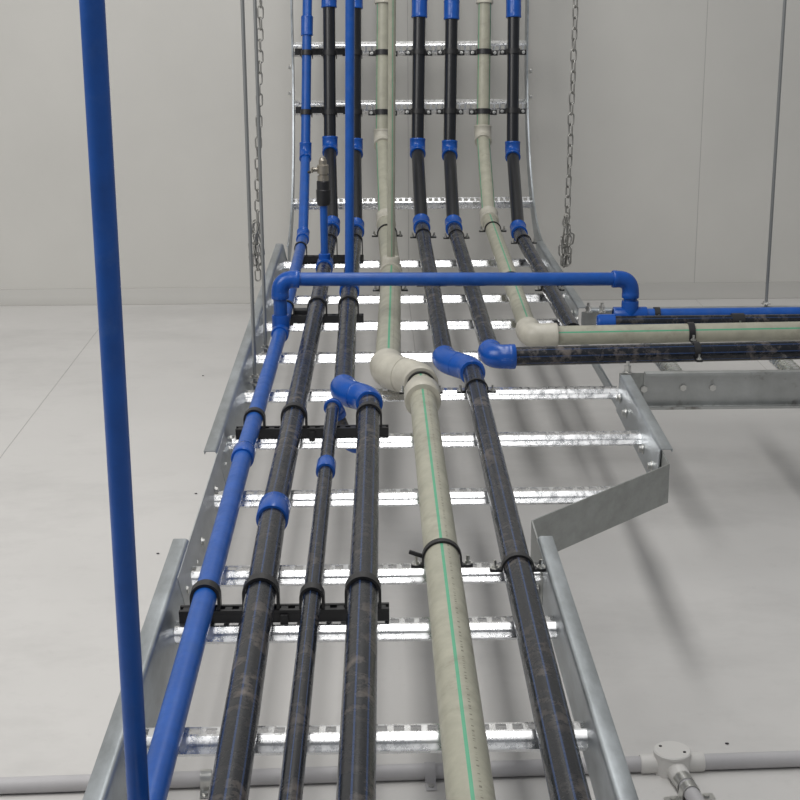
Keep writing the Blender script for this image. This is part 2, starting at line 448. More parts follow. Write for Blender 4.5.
RUN['b8'] = (t, r8, E2, J0); RUN['b8n'] = (t, r8, J1, Br_)

# ---- black pipe turning right ---------------------------------------------------
t = thing('water_pipe', 'black pipe turning right at a rounded blue elbow onto the branch ladder, nearest of four', 'pipe', (0.2030, 2.4707, 0.0000))
E0, E1, E2 = V((0.2048, 3.8700, 0.5410)), V((0.1968, 3.8000, 0.1990)), V((0.1901, 3.4800, 0.0586))
J0 = V((0.1935, 2.3741, 0.0245)); XE = V((0.7062, 2.3994, 0.0245)); A = V((0.1984, 3.1387, 0.0220))
riser(t, E0, E1, E2, J0, r8, M['black'], M['bluefit'])
straight(t, J0, E2, r8, M['black'], .03, s0=.034)
straight(t, J0, J0 + (XE - J0) * 2.1, r8, M['black'], .03, s0=.034)
elbow(t, E2, J0, XE, r8, M['bluefit'], .038, 1.33, f=.66, collar=.010)
RUN['b9'] = (t, r8, E2, J0); RUN['b9x'] = (t, r8, J0, XE)

# ---- beige pipe turning right -----------------------------------------------------
r10 = .0166
t = thing('water_pipe', 'beige green-striped pipe turning right onto the branch ladder beside the black one', 'pipe', (0.2824, 2.6293, 0.0000))
E0, E1, E2 = V((0.2865, 3.8600, 0.5792)), V((0.2796, 3.7900, 0.2368)), V((0.2730, 3.4800, 0.0766))
J0 = V((0.2715, 2.5189, 0.0245)); XE = V((0.7428, 2.5314, 0.0255))
riser(t, E0, E1, E2, J0, r10, M['beige'], M['beigefit'], u=(.5, .5, 0))
straight(t, J0, E2, r10, M['beige'], -.0, s0=.04)
straight(t, J0, J0 + (XE - J0) * 2.1, r10, M['beige'], .17, s0=.04)
elbow(t, E2, J0, XE, r10, M['beigefit'], .046, 1.33, f=.5, collar=.018)
RUN['g10'] = (t, r10, E2, J0); RUN['g10x'] = (t, r10, J0, XE)

# ---- rightmost black pipe ------------------------------------------------------------
t = thing('water_pipe', 'rightmost black pipe beside the far right rail, running in behind the beige branch pipe', 'pipe', (0.3653, 2.9284, 0.0000))
E0, E1, E2 = V((0.3599, 3.8700, 0.5449)), V((0.3556, 3.8000, 0.1952)), V((0.3424, 3.4800, 0.0454))
J0 = V((0.3522, 2.5724, 0.0200))
riser(t, E0, E1, E2, J0, .0150, M['black'], M['bluefit'])
straight(t, J0, E2, .0150, M['black'], .03)
RUN['b11'] = (t, .0150, E2, J0)
# black pipe on the branch, behind the beige one
y12 = BY - .046
t = thing('branch_pipe', 'black pipe on the branch ladder starting at a blue end cap, behind the beige pipe', 'pipe', (.40, y12, .033))
X0 = (0.4096, 2.5921, 0.0330); X0 = V((X0[0], y12, .033))
straight(t, X0, (1.05, y12, .033), .0118, M['black'])
bm = bmesh.new(); tube(bm, [X0 + V((a, 0, 0)) for a in (-.015, -.014, -.011, .016, .017, .017)], [.009, .0130, .0152, .0152, .0145, .0117], 28); build('end_cap', bm, M['bluefit'], t)

# ------------------------------------------------------------------ ladders
def rung_mesh(L):
    """bright hat-section rung of length L along x: slotted flat top, two sloping ribbed sides"""
    bm = bmesh.new()
    side = [(-.0052, 0), (-.0082, -.0002), (-.0096, -.0012), (-.0130, -.0048), (-.0138, -.0059), (-.0140, -.0066), (-.0145, -.0074), (-.0172, -.0104), (-.0182, -.0118), (-.0184, -.0140)]
    for sg in (1, -1):
        sec = [(y * sg, z) for y, z in side] + [(-.0168 * sg, -.0140), (-.0160 * sg, -.0116), (-.0080 * sg, -.0018), (-.0052 * sg, -.0018)]
        a = [bm.verts.new((-L / 2, y, z)) for y, z in sec]; b = [bm.verts.new((L / 2, y, z)) for y, z in sec]
        for i in range(len(sec)):
            j = (i + 1) % len(sec); bm.faces.new((a[i], a[j], b[j], b[i]))
        bm.faces.new(a[::-1]); bm.faces.new(b)
    n = int(L / .0145); w = L / n
    for k in range(n):
        x = -L / 2 + (k + .5) * w
        box(bm, (x - .0027, -.0053, -.0018), (x + .0027, .0053, 0))
    return bm
def rung(parent, mesh_src, loc, rotx=0., name='rung'):
    o = mesh_src.copy(); COL.objects.link(o)
    o.parent = parent; o.location = V(loc) - ORG[parent.name]; o.rotation_euler = (rotx, 0, 0)
    ORG[o.name] = V(loc)
    return o
def first_rung(parent, L, loc, rotx=0.):
    o = build('rung', rung_mesh(L), M['rung'], parent, .5, org=(0, 0, 0))
    o.location = V(loc) - ORG[parent.name]; o.rotation_euler = (rotx, 0, 0); ORG[o.name] = V(loc)
    return o
CSEC = [(0, .0205), (.0003, .0225), (.0013, .0240), (.0028, .0248), (.0045, .025), (.0160, .025), (.0170, .0245), (.0172, .0205), (.0160, .0205), (.0157, .0236), (.0030, .0236), (.0018, .0225),
        (.0018, -.0325), (.0030, -.0336), (.0157, -.0336), (.0160, -.0305), (.0172, -.0305), (.0170, -.0345), (.0160, -.035), (.0025, -.035), (.0007, -.0343), (0, -.0325)]
def rail(parent, x, y0, y1, side, mat, lean=0., x1=None):
    """channel side rail along y, inner face at x, flanges outward"""
    bm = bmesh.new()
    sweep_section(bm, [(a - lean * (.025 - n) / .06, n) for a, n in CSEC], [((q, y, 0), (0, 0, 1), (side, 0, 0)) for y, q in ((y0, x), (y1, x if x1 is None else x1))])
    return build('side_rail', bm, mat, parent, .7)
def bolts(parent, lst, axis, **kw):
    for p in lst:
        bm = bmesh.new(); hexbolt(bm, p, axis, **kw); build('bolt', bm, M['zinc'], parent)

XL, XR, XN = -.208, .383, .180
# near ladder
t = thing('cable_ladder', 'narrow galvanised ladder section in the foreground carrying the pipes', 'ladder', (-.014, 1.0, -.035))
near = t
rail(t, XL, .55, 1.566, -1, M['galv'], .012); rail(t, XN, .55, 1.560, 1, M['galv'])
Ln = XN - XL - .006; xc = (XN + XL) / 2 + .003
rg = first_rung(t, Ln, (xc, 1.169, 0))
for y in (.70, .935, 1.393, 1.538): rung(t, rg, (xc, y, 0))
bolts(t, [(-0.2060, 1.5801, -0.0112), (-0.2060, 1.4886, -0.0039)], (1, 0, 0), r=.0045, h=.006)
bolts(t, [(0.1780, 1.5273, -0.0258)], (-1, 0, 0), r=.0045, h=.006, stud=.009)
# far ladder
t = thing('cable_ladder', 'wide galvanised ladder section running back to the wall under the pipes', 'ladder', ((XL + XR) / 2, 2.6, -.035))
far = t
rail(t, XL, 1.885, 3.47, -1, M['galv'], .014); rail(t, XR - .008, 1.872, 2.250, 1, M['galv'], .004, XR); rail(t, XR, 2.742, 3.47, 1, M['galv'])
bm = bmesh.new(); box(bm, (XR, 2.245, -.035), (XR + .0018, 2.77, -.018)); box(bm, (XR, 2.245, -.035), (XR + .014, 2.77, -.0335)); build('joint_strip', bm, M['galv'], t)
Lf = XR - XL - .006; xf = (XL + XR) / 2 + .003
sr = first_rung(t, Lf - .078, (xf - .039, 1.789, 0))
rf = first_rung(t, Lf, (xf, 2.028, 0))
for y in (2.269, 2.510, 2.753, 2.990, 3.377): rung(t, rf, (xf, y, 0))
bolts(t, [(-0.2060, 2.0195, -0.0006), (-0.2060, 1.9866, -0.0063), (-0.2060, 1.9265, -0.0097)], (1, 0, 0), r=.005, h=.006)
bolts(t, [(0.3745, 1.9884, -0.0125), (0.3740, 1.9162, -0.0135), (0.3790, 2.2180, -0.0032), (0.3780, 2.1546, -0.0088)], (-1, 0, 0), r=.005, h=.006)
bolts(t, [(0.3810, 2.8031, -0.0009), (0.3810, 2.7186, 0.0065), (0.3810, 2.9269, 0.0042)], (-1, 0, 0), r=.006, h=.008)
# bend and upright ladder
t = thing('cable_ladder', 'upright ladder against the wall with its curved foot, at the top of the picture', 'ladder', ((XL + XR) / 2, 3.92, .2))
up = t
RB, YB = .47, 3.45
xb0, xb1 = -.195, .397
def bend_path(x, side):
    out = []
    for k in range(21):
        a = math.pi / 2 * k / 20
        xx = x
        out.append(((xx, YB + RB * math.sin(a), RB * (1 - math.cos(a))), (0, -math.sin(a), math.cos(a)), (side, 0, 0)))
    out.append(((x, YB + RB, RB + .10), (0, -1, 0), (side, 0, 0)))
    for k in range(1, 9):
        a = math.radians(40) * k / 8
        out.append(((x, YB + RB + .3 * (1 - math.cos(a)), RB + .10 + .3 * math.sin(a)), (0, -math.cos(a), math.sin(a)), (side, 0, 0)))
    return out
BSEC = [(0, .022), (.0018, .022), (.0018, -.032), (0, -.032)]
for x, s in ((xb0, -1), (xb1, 1)):
    bm = bmesh.new(); sweep_section(bm, BSEC, bend_path(x, s)); 
    sweep_section(bm, [(.0018, .022), (.0040, .022), (.0040, .0205), (.0018, .0205)], bend_path(x, s))
    build('side_rail', bm, M['galv'], t)
Lb = xb1 - xb0; xb = (xb0 + xb1) / 2
first = None
for a, ra_ in ((35.5, 37), (69, 84), (87, 87)):
    a = math.radians(a); ra_ = math.radians(ra_)
    loc = (xb, YB + RB * math.sin(a), RB * (1 - math.cos(a)))
    if first is None: first = first_rung(t, Lb, loc, ra_)
    else: rung(t, first, loc, ra_)
bolts(t, [(-0.1970, 3.8120, 0.4078), (-0.1970, 3.7808, 0.3467)], (-1, 0, 0), r=.005, h=.006)
bolts(t, [(0.3990, 3.8387, 0.3923), (0.3990, 3.8278, 0.3290)], (1, 0, 0), r=.005, h=.006)
# branch ladder to the right
t = thing('cable_ladder', 'stained branch ladder going off to the right edge under four pipes', 'ladder', (.8, 2.5, -.035))
YN, YF = 2.275, 2.725
bm = bmesh.new(); sweep_section(bm, CSEC, [((x, YN, 0), (0, 0, 1), (0, -1, 0)) for x in (.425, 1.25)]); build('side_rail', bm, M['stained'], t, .7)
bm = bmesh.new(); sweep_section(bm, CSEC, [((x, YF, 0), (0, 0, 1), (0, 1, 0)) for x in (.400, 1.25)]); build('side_rail', bm, M['galv'], t, .7)
bm = bmesh.new(); box(bm, (.388, YN + .0002, -.030), (.50, YN + .0018, .021)); box(bm, (.3865, YN - .02, -.030), (.3883, YN + .0018, .021)); build('joint_plate', bm, M['plate'], t)
bm = bmesh.new(); box(bm, (.388, YF - .0018, -.030), (.50, YF - .0002, .021)); build('joint_plate', bm, M['plate'], t)
b0 = None
for x in (.497, .695, .895, 1.1):
    if b0 is None:
        b0 = build('rung', rung_mesh(YF - YN), M['rung'], t, .5, org=(0, 0, 0)); o = b0
    else:
        o = b0.copy(); COL.objects.link(o); o.parent = t
    ORG[o.name] = V((x, (YN + YF) / 2, 0)); o.location = ORG[o.name] - ORG[t.name]; o.rotation_euler = (0, 0, math.pi / 2)
bolts(t, [(0.4259, 2.2730, -0.0045), (0.4875, 2.2730, -0.0028), (0.5343, 2.2730, -0.0033)], (0, -1, 0), r=.0055, h=.003, washer=False)
bolts(t, [(.40, YN + .004, .021), (.40, YF - .006, .021), (.425, YF - .006, .021)], (0, 0, 1), r=.0055, h=.012, stud=.018)

# splice plates between the two sections
t = thing('splice_plate', 'flat straight strip joining the two left rails beside the blue pipe', 'plate', (XL, 1.7, -.03))
bm = bmesh.new(); sweep_section(bm, [(.0002, .0215), (-.0012, .0215), (-.0118, -.030), (-.0104, -.030)], [((XL, y, 0), (0, 0, 1), (-1, 0, 0)) for y in (1.46, 1.98)]); build('strip', bm, M['strip'], t)
ORG[t.name]
bolts(t, [(XL + .0055, 1.80, .000), (XL + .0063, 1.63, -.004)], (1, 0, 0), r=.004, h=.004)
t = thing('reducer_plate', 'slanting flat plate stepping the right rail in from wide to narrow ladder', 'plate', (.28, 1.72, -.03))
P0, P1, P2, P3 = V((XN - .0004, 1.50, 0)), V((XN - .0004, 1.622, 0)), V((XR - .0064, 1.822, 0)), V((XR - .0030, 2.02, 0))
bm = bmesh.new()
def offs(p, d): return p
path = [P0, P1, P2, P3]; th_ = .0018
nn = []
for i, p in enumerate(path):
    ds = []
    if i: ds.append((path[i] - path[i - 1]).normalized())
    if i < 3: ds.append((path[i + 1] - path[i]).normalized())
    t_ = sum(ds, V()).normalized(); nn.append(V((t_.y, -t_.x, 0)))
ra = []
for p, n_ in zip(path, nn):
    ra.append([bm.verts.new(p + n_ * a * th_ + V((0, 0, z))) for a, z in ((0, .0205), (1, .0205), (1, -.032), (0, -.032))])
for a, b in zip(ra, ra[1:]):
    for i in range(4): bm.faces.new((a[i], a[(i + 1) % 4], b[(i + 1) % 4], b[i]))
bm.faces.new(ra[0][::-1]); bm.faces.new(ra[-1])
build('plate', bm, M['plate'], t, .3)

# ------------------------------------------------------------------ black mounting strips
def strip(label, x0, x1, y, z0, rotx=0., yc=None):
    bm = bmesh.new(); L = x1 - x0; w = .0165; h = .0135
    # channel strip with a row of notches along the top
    box(bm, (0, -w / 2, 0), (L, w / 2, h - .003), .0008)
    box(bm, (0, -w / 2, h - .0035), (L, -w / 2 + .004, h)); box(bm, (0, w / 2 - .004, h - .0035), (L, w / 2, h))
    n = max(3, int(L / .014))
    for k in range(n): box(bm, (L * (k + .25) / n, -w / 2 + .0035, h - .0032), (L * (k + .75) / n, w / 2 - .0035, h - .0006))
    for q in (.12, .5, .88): box(bm, (L * q - .004, -w / 2 - .003, -.004), (L * q + .004, -w / 2 + .0004, h * .7), .0006)
    o = build('mounting_strip', bm, M['clamp'], angle=.1); o.location = (x0, y, z0); o.rotation_euler = (rotx, 0, 0)
    ORG[o.name] = V(o.location)
    return tag(o, label, 'mounting strip', 'black mounting strips')
strip('black notched mounting strip across the narrow ladder, nearest the camera', -.198, .013, 1.400, .0003)
strip('black notched mounting strip under the small blue elbow of the thin pipe', -.195, .020, 2.026, .0003)
st = strip('short black mounting strip just below the bridge pipe', -.172, -.018, 2.752, .0003)
bm = bmesh.new(); box(bm, (.022, .012, 0), (.050, .034, .020), .001); sb = build('spacer_block', bm, M['clamp']); sb.parent = st
strip('black mounting strip on the last flat rung behind the bridge pipe', -.178, -.02, 3.370, .0003)
for a, l in ((69, 'lower black strip behind pipes on the upright ladder'), (87, 'upper black strip behind pipes on the upright ladder')):
    a = math.radians(a); n_ = V((0, -math.sin(a), math.cos(a))); p = V((0, YB + RB * math.sin(a), RB * (1 - math.cos(a)))) + n_ * .0003 + V((0, 0, -.006))
    strip(l, xb0 + .004, -.05, p.y, p.z, max(a, math.radians(84)))

# ------------------------------------------------------------------ clamps
G_CL = 'black clamps holding the pipes'
def clamp(label, P, D, Nn, r, base, ears=True, w=.009, tk=.0026, tail=None, drop=.6, ear=.0115, br=.0035):
    """P on the pipe axis, D along the pipe, Nn ladder normal, base: distance from axis down to the support"""
    P, D, Nn = V(P), V(D).normalized(), V(Nn).normalized()
    Nn = (Nn - D * Nn.dot(D)).normalized(); Sd = D.cross(Nn)
    t = thing('pipe_clamp', label, 'clamp', P - Nn * base, G_CL)
    bm = bmesh.new()
    prof = []
    ri, ro_ = r + .0004, r + tk
    for k in range(25):
        a = math.pi * k / 24; prof.append((math.cos(a), math.sin(a)))
    pin = [(ri * c, ri * s) for c, s in prof]; pout = [(ro_ * c, ro_ * s) for c, s in prof]
    lo = -base + .0005 if not ears else -r * drop
    pin = [(ri, lo)] + pin + [(-ri, lo)]; pout = [(ro_, lo)] + pout + [(-ro_, lo)]
    rows = []
    for (xi, zi), (xo, zo) in zip(pin, pout):
        rows.append([bm.verts.new(P + Sd * x + Nn * z + D * y) for x, z, y in ((xi, zi, -w / 2), (xo, zo, -w / 2), (xo, zo, w / 2), (xi, zi, w / 2))])
    for a, b in zip(rows, rows[1:]):
        for i in range(4): bm.faces.new((a[i], a[(i + 1) % 4], b[(i + 1) % 4], b[i]))
    bm.faces.new(rows[0][::-1]); bm.faces.new(rows[-1])
    B = Matrix((Sd, D, Nn)).transposed().to_4x4(); B.translation = P
    if ears:
        for s in (-1, 1):
            a, b = sorted((s * ri, s * (ro_ + ear)))
            box(bm, (a, -w / 2, lo), (b, w / 2, lo + .0035), .0006, B)
    build('band', bm, M['clamp'], t)
    if ears:
        for s in (-1, 1):
            bm = bmesh.new(); hexbolt(bm, P + Sd * s * (ro_ + ear * .55) + Nn * (lo + .0034), Nn, br, .003, .009); build('bolt', bm, M['zinc'], t)
    if tail:
        bm = bmesh.new(); q = P + Sd * (tail * ro_) + Nn * .004
        box(bm, (-.001, -.002, -.003), (.014, .002, .001), .0006, Matrix.Translation(q) @ Matrix.Rotation(math.pi if tail * Sd.x < 0 else 0, 4, 'Z') @ Matrix.Rotation(-.35, 4, 'Y'))
        build('tail', bm, M['clamp'], t)
    return t
def cl_flat(key, desc, y, where, ears=True, **kw):
    t_, r, A, B = RUN[key]
    P = on(A, B, y); D = (A - B)
    base = P.z if ears else P.z - .0135
    clamp('black %s on %s %s' % ('clamp' if ears else 'strap', desc, where), P, D, (0, 0, 1), r, base, ears, **kw)
nm = {'blue': 'the left blue pipe', 'b2': 'the second black pipe', 'b3': 'the third black pipe', 'b4': 'the thin black pipe', 'b5': 'the black pipe below left elbow',
      'g6': 'the beige pipe', 'g7': 'the thick beige pipe', 'b8': 'the black pipe right of beige', 'b8n': 'the right-hand black pipe', 'b9': 'the right-turning black pipe', 'g10': 'the slanting beige pipe', 'b11': 'the rightmost black pipe'}
for k in ('blue_near', 'b2_near', 'b4', 'b5'): cl_flat(k, nm[k.split('_')[0]], 1.400, 'on the nearest black strip', False, w=.014, tk=.0034)
for k in ('blue', 'b2', 'b5'): cl_flat(k, nm[k], 2.026, 'on the strip by the small elbow', False, w=.014, tk=.0034)
for k in ('b2', 'b3'):cl_flat(k, nm[k], 2.752, 'just below the bridge pipe', False, w=.014, tk=.0034)
RUN['blue_far'] = (None, r1, V((-0.1617, 2.5655, 0.0270)), V((-0.1628, 3.5000, 0.0325)))
RUN['b2_far'] = (None, r2, V((-0.1017, 3.1519, 0.0310)), V((-0.0942, 3.5000, 0.0555)))
RUN['b3_far'] = (None, .0155, V((-0.0460, 2.9060, 0.0310)), V((-0.0380, 3.5000, 0.0503)))
RUN['g6_far'] = (None, r6, V((0.0381, 3.0675, 0.0330)), V((0.0323, 3.4700, 0.0733)))
for k in ('blue', 'b2', 'b3'): cl_flat(k + '_far', nm[k], 3.372, 'behind the bridge pipe', False, w=.010)
cl_flat('blue_far', nm['blue'], 2.752, 'hidden partly by the bridge elbow', False, w=.010)
cl_flat('g7', nm['g7'], 1.490, 'on the joint rung', True, tail=-1, drop=.5); cl_flat('b8n', nm['b8n'], 1.474, 'on the joint rung', drop=.1)
cl_flat('g7', nm['g7'], 2.172, 'above its collar', True, w=.006, drop=.7); cl_flat('b8n', nm['b8n'], 2.185, 'just below the double elbow', w=.005, drop=.3)
for k in ('g6', 'b8', 'b9', 'g10', 'b11'): cl_flat(k, nm[k], 2.90, 'just in front of the bridge pipe', w=.006, drop=.3)
for k in ('g6_far', 'b8', 'b9', 'g10', 'b11'): cl_flat(k, nm[k.split('_')[0]], 3.365, 'at the foot of the curve', w=.006, drop=.3)
UPR = [('blue', r1, (-0.1574, 3.8700, 0.5045), (-0.1654, 3.8000, 0.1969)), ('b2', r2, (-0.1012, 3.8700, 0.5719), (-0.1036, 3.8000, 0.2114)), ('b3', .0155, (-0.0365, 3.8700, 0.5690), (-0.0409, 3.8000, 0.2059)),
       ('g6', .0175, (0.0346, 3.8600, 0.5808), (0.0283, 3.7900, 0.2288)), ('b8', r8, (0.1243, 3.8700, 0.5463), (0.1162, 3.8000, 0.2047)), ('b9', r8, (0.2048, 3.8700, 0.5410), (0.1968, 3.8000, 0.1990)),
       ('g10', r10, (0.2865, 3.8600, 0.5792), (0.2796, 3.7900, 0.2368)), ('b11', .0150, (0.3599, 3.8700, 0.5449), (0.3556, 3.8000, 0.1952))]
for a, where in ((69, 'on the lower upright rung'), (87, 'on the upper upright rung')):
    a = math.radians(a); z = RB * (1 - math.cos(a)); ys = YB + RB * math.sin(a); n_ = V((0, -math.sin(a), math.cos(a)))
    for k, r, A, B in UPR:
        A, B = V(A), V(B); P = A + (B - A) * ((z - A.z) / (B.z - A.z)); P = P - (A - B).normalized() * .006
        clamp('black %s on %s %s' % ('strap' if k in ('blue', 'b2', 'b3') else 'bolted clamp', nm[k], where), P, A - B, n_, r, max(r + .004, (V((P.x, ys, z)) - P).dot(-n_) - (.0135 if k in ('blue', 'b2', 'b3') else 0)), k not in ('blue', 'b2', 'b3'), w=.013, drop=.75, ear=.016, br=.0028)
# straps on the branch pipes
t_, r, A, B = RUN['g10x']; P = A + (B - A) * (((0.5497, 2.5270, 0.0250)[0] - A.x) / (B - A).x)
clamp('black strap round the beige pipe on the branch ladder', P, B - A, (0, 0, 1), r, P.z, True, w=.011)
t_, r, A, B = RUN['b9x']; P = A + (B - A) * (((0.5306, 2.3865, 0.0245)[0] - A.x) / (B - A).x)
clamp('black bolted clamp round the nearest black pipe on the branch ladder', P, B - A, (0, 0, 1), r, P.z, True, w=.010)
clamp('black strap on the blue branch pipe right of the bridge elbow', ((0.5092, 2.6312, 0.0360)[0], BY, ZB), (1, 0, 0), (0, 0, 1), r1, ZB, True, w=.010)
clamp('black strap on the rear black branch pipe near the right hanger rod', ((0.6441, 2.5814, 0.0330)[0], y12, .033), (1, 0, 0), (0, 0, 1), .0118, .033, True, w=.022)

# ------------------------------------------------------------------ hanger rods
def rod(label, bottom, z1=1.9, r=.0030):
    b = V(bottom)
    t = thing('hanger_rod', label, 'rod', b)
    bm = bmesh.new(); tube(bm, [b + V((0, 0, -.02)), V((b.x, b.y, z1))], r, 10); build('rod', bm, M['rod'], t)
    bm = bmesh.new(); hexbolt(bm, b + V((0, 0, .004)), (0, 0, 1), .006, .005); hexbolt(bm, b + V((0, 0, -.004)), (0, 0, -1), .006, .005); build('nut', bm, M['zinc'], t)
rod('thin steel hanger rod at the left rail, nearer and left of two', (-.192, 2.345, -.002))
rod('thin steel hanger rod at the left rail, just right of its twin', (-.188, 2.545, -.002))
rod('steel hanger rod at the right edge, down to the branch ladder', (.735, YF + .009, .026))

# ------------------------------------------------------------------ chains
def link_mesh(a=.0130, w=.0062, r=.0017):
    bm = bmesh.new(); n = 20; rings = []
    for k in range(n):
        t = 2 * math.pi * k / n
        c, s = math.cos(t), math.sin(t)
        p = V((w * c, 0, (a - w) * (1 if s >= 0 else -1) + w * s))
        nr = V((c, 0, s))
        rings.append([bm.verts.new(p + r * (math.cos(q) * nr + math.sin(q) * V((0, 1, 0)))) for q in [2 * math.pi * j / 6 for j in range(6)]])
    for i in range(n):
        A_, B_ = rings[i], rings[(i + 1) % n]
        for j in range(6): bm.faces.new((A_[j], A_[(j + 1) % 6], B_[(j + 1) % 6], B_[j]))
    return bm
def chain(label, p0, p1, bundle_top, tailz=None):
    """links from p1 (high) down to p0; a knotted bunch of loops below bundle_top"""
    p0, p1 = V(p0), V(p1)
    t = thing('chain', label, 'chain', p0)
    src = build('link', link_mesh(), M['chain'], t, 3, org=(0, 0, 0))
    pitch = .0222
    def place(p, tw, lean=(0, 0), first=[True]):
        if place.first: o = src; place.first = False
        else:
            o = src.copy(); COL.objects.link(o); o.parent = t
        o.location = V(p) - ORG[t.name]; o.rotation_euler = (lean[0], lean[1], tw); ORG[o.name] = V(p)
    place.first = True
    bt = bundle_top
    n = int((p1.z - bt) / pitch)
    for k in range(n):
        z = bt + k * pitch; f = (z - p0.z) / (p1.z - p0.z)
        place((p0.x + (p1.x - p0.x) * f + random.uniform(-.0006, .0006), p0.y, z), (math.radians(25) if k % 2 else math.radians(115)) + random.uniform(-.25, .25))
    m = int((bt - p0.z) / pitch)
    for s in (-1, -.25, .45, 1):
        for k in range(m):
            fz = k / max(1, m - 1)
            sp = .010 * math.sin(math.pi * min(1, fz * .75 + .25))
            place((p0.x + s * sp + random.uniform(-.002, .002), p0.y + .006 * s * (-1 if k % 2 else 1), p0.z + .008 + k * pitch + random.uniform(-.004, .004)), random.uniform(0, 3.1), (random.uniform(-.25, .25), random.uniform(-.25, .25)))
    if tailz is not None:
        for k in range(int((p0.z - tailz) / pitch)): place((p0.x + .001, p0.y, p0.z - .006 - k * pitch), math.radians(25 if k % 2 else 115))
cb = V((-0.2492, 3.2000, 0.0321)); cbt = V((-0.2417, 3.2000, 0.1317)); ct = V((-0.2034, 3.2000, 1.0361))
chain('hanging steel chain beside the left hanger rods, its end looped up in a bunch', cb, (ct.x, ct.y, ct.z), cbt.z, cb.z - .05)
cb = V((0.4245, 3.2500, 0.0119)); cbt = V((0.4239, 3.2500, 0.1267)); ct = V((0.4390, 3.2500, 1.0404))
chain('hanging steel chain right of the upright ladder, its end looped up in a bunch', cb, (ct.x, ct.y, ct.z), cbt.z)

# ------------------------------------------------------------------ conduit on the floor
ZF = -.244; rc = .0092; zc = ZF + rc
cbx = V((0.3326, 1.5129, -0.2440)); BX = V((cbx.x, cbx.y, ZF))
c0 = V((-0.4186, 1.4897, -0.2340)); cr = V((0.4801, 1.5221, -0.2340)); dx = (cr - c0).normalized()
cy = lambda x: c0.y + (cr.y - c0.y) * (x - c0.x) / (cr.x - c0.x)
BX.y = cy(BX.x) ; JB = V((BX.x, BX.y, zc))
rb_ = .0208
t = thing('conduit', 'grey conduit lying across the floor under the ladder, left of the round box', 'conduit', (BX.x - .4, cy(BX.x - .4), ZF))
bm = bmesh.new(); tube(bm, [JB - dx * 1.6, JB - dx * (rb_ + .006)], rc, 20); build('tube', bm, M['pvc'], t)
t = thing('conduit', 'grey conduit on the floor going right from the round box to the edge', 'conduit', (BX.x + .1, cy(BX.x + .1), ZF))
bm = bmesh.new(); tube(bm, [JB + dx * (rb_ + .006), JB + dx * .8], rc, 20); build('tube', bm, M['pvc'], t)
fd = V((.13, -1, 0)).normalized()
t = thing('conduit', 'short conduit with a zinc sleeve coming towards the camera from the round box', 'conduit', JB + fd * .1 - V((0, 0, rc)))
bm = bmesh.new(); tube(bm, [JB + fd * (rb_ + .018), JB + fd * .6], rc * .95, 20); build('tube', bm, M['pvc'], t)
bm = bmesh.new(); tube(bm, [JB + fd * (rb_ + a) for a in (.010, .010, .030, .030)], [rc * .96, rc * 1.14, rc * 1.14, rc * .96], 20, cap=False); build('sleeve', bm, M['zinc'], t)
t = thing('junction_box', 'round pale grey junction box on the floor where three conduits meet', 'junction box', BX)
bm = bmesh.new(); zt(bm, BX, [(ZF, .004), (ZF, rb_), (ZF + .021, rb_), (ZF + .0225, rb_ - .0004)], 36, True); build('body', bm, M['pvcfit'], t)
for q in (-dx, dx, fd):
    bm = bmesh.new(); tube(bm, [JB + q * a for a in (rb_ - .004, rb_ + .014, rb_ + .0155, rb_ + .0155)], [rc * 1.22, rc * 1.2, rc * 1.12, rc * .95], 22, cap=False); build('spigot', bm, M['pvcfit'], t)
bm = bmesh.new(); zt(bm, BX, [(ZF + .0225, rb_ - .001), (ZF + .0225, rb_ + .0005), (ZF + .0250, rb_ + .0005), (ZF + .0262, rb_ - .001), (ZF + .0262, .0004)], 36); lid = build('lid', bm, M['pvcfit'], t)
lid['label'] = 'flat pale lid with two dark screws'
for s in ((-.0120, .0080), (.0125, -.0065)):
    bm = bmesh.new(); zt(bm, (BX.x + s[0], BX.y + s[1]), [(ZF + .0262, .0018), (ZF + .0268, .0018), (ZF + .0268, .0003)], 10); build('screw', bm, M['chip'], lid)
def saddle(label, P, D, mat):
    P, D = V(P), V(D).normalized(); s = D.cross(V((0, 0, 1)))
    o_ = P - V((0, 0, rc)); bm = bmesh.new(); w = .012; rows = []
    pr_ = [(rc + .016, -rc), (rc + .0012, -rc)] + [((rc + .0002) * math.cos(math.pi * k / 16), (rc + .0002) * math.sin(math.pi * k / 16)) for k in range(17)] + [(-rc - .0012, -rc), (-rc - .016, -rc)]
    for x, z in pr_:
        rows.append([bm.verts.new(P + s * x * q + V((0, 0, z * (q if z > -rc + .001 else 1) + (.0012 if (z <= -rc + .001 and q > 1) else 0))) + D * y) for q, y in ((1, -w / 2), (1.1, -w / 2), (1.1, w / 2), (1, w / 2))])
    for a, b in zip(rows, rows[1:]):
        for i in range(4): bm.faces.new((a[i], a[(i + 1) % 4], b[(i + 1) % 4], b[i]))
    bm.faces.new(rows[0][::-1]); bm.faces.new(rows[-1])
    t = thing('conduit_saddle', label, 'saddle clip', o_, 'saddle clips on the conduits')
    build('strap', bm, mat, t)
    for q in (-1, 1):
        bm = bmesh.new(); hexbolt(bm, P + s * q * (rc + .010) + V((0, 0, -rc + .001)), (0, 0, 1), .0035, .0025, washer=False); build('screw', bm, M['zinc'], t)
xs = (-0.1917, 1.4851, -0.2340)[0]; saddle('small zinc saddle clip on the floor conduit behind the second black pipe', (xs, cy(xs), zc), dx, M['zinc'])
xs = (0.0581, 1.4734, -0.2340)[0]; saddle('grey saddle clip on the floor conduit beside the thick beige pipe', (xs, cy(xs), zc), dx, M['pvc'])
saddle('zinc saddle clip on the short conduit in front of the round box', JB + fd * .062, fd, M['zinc'])
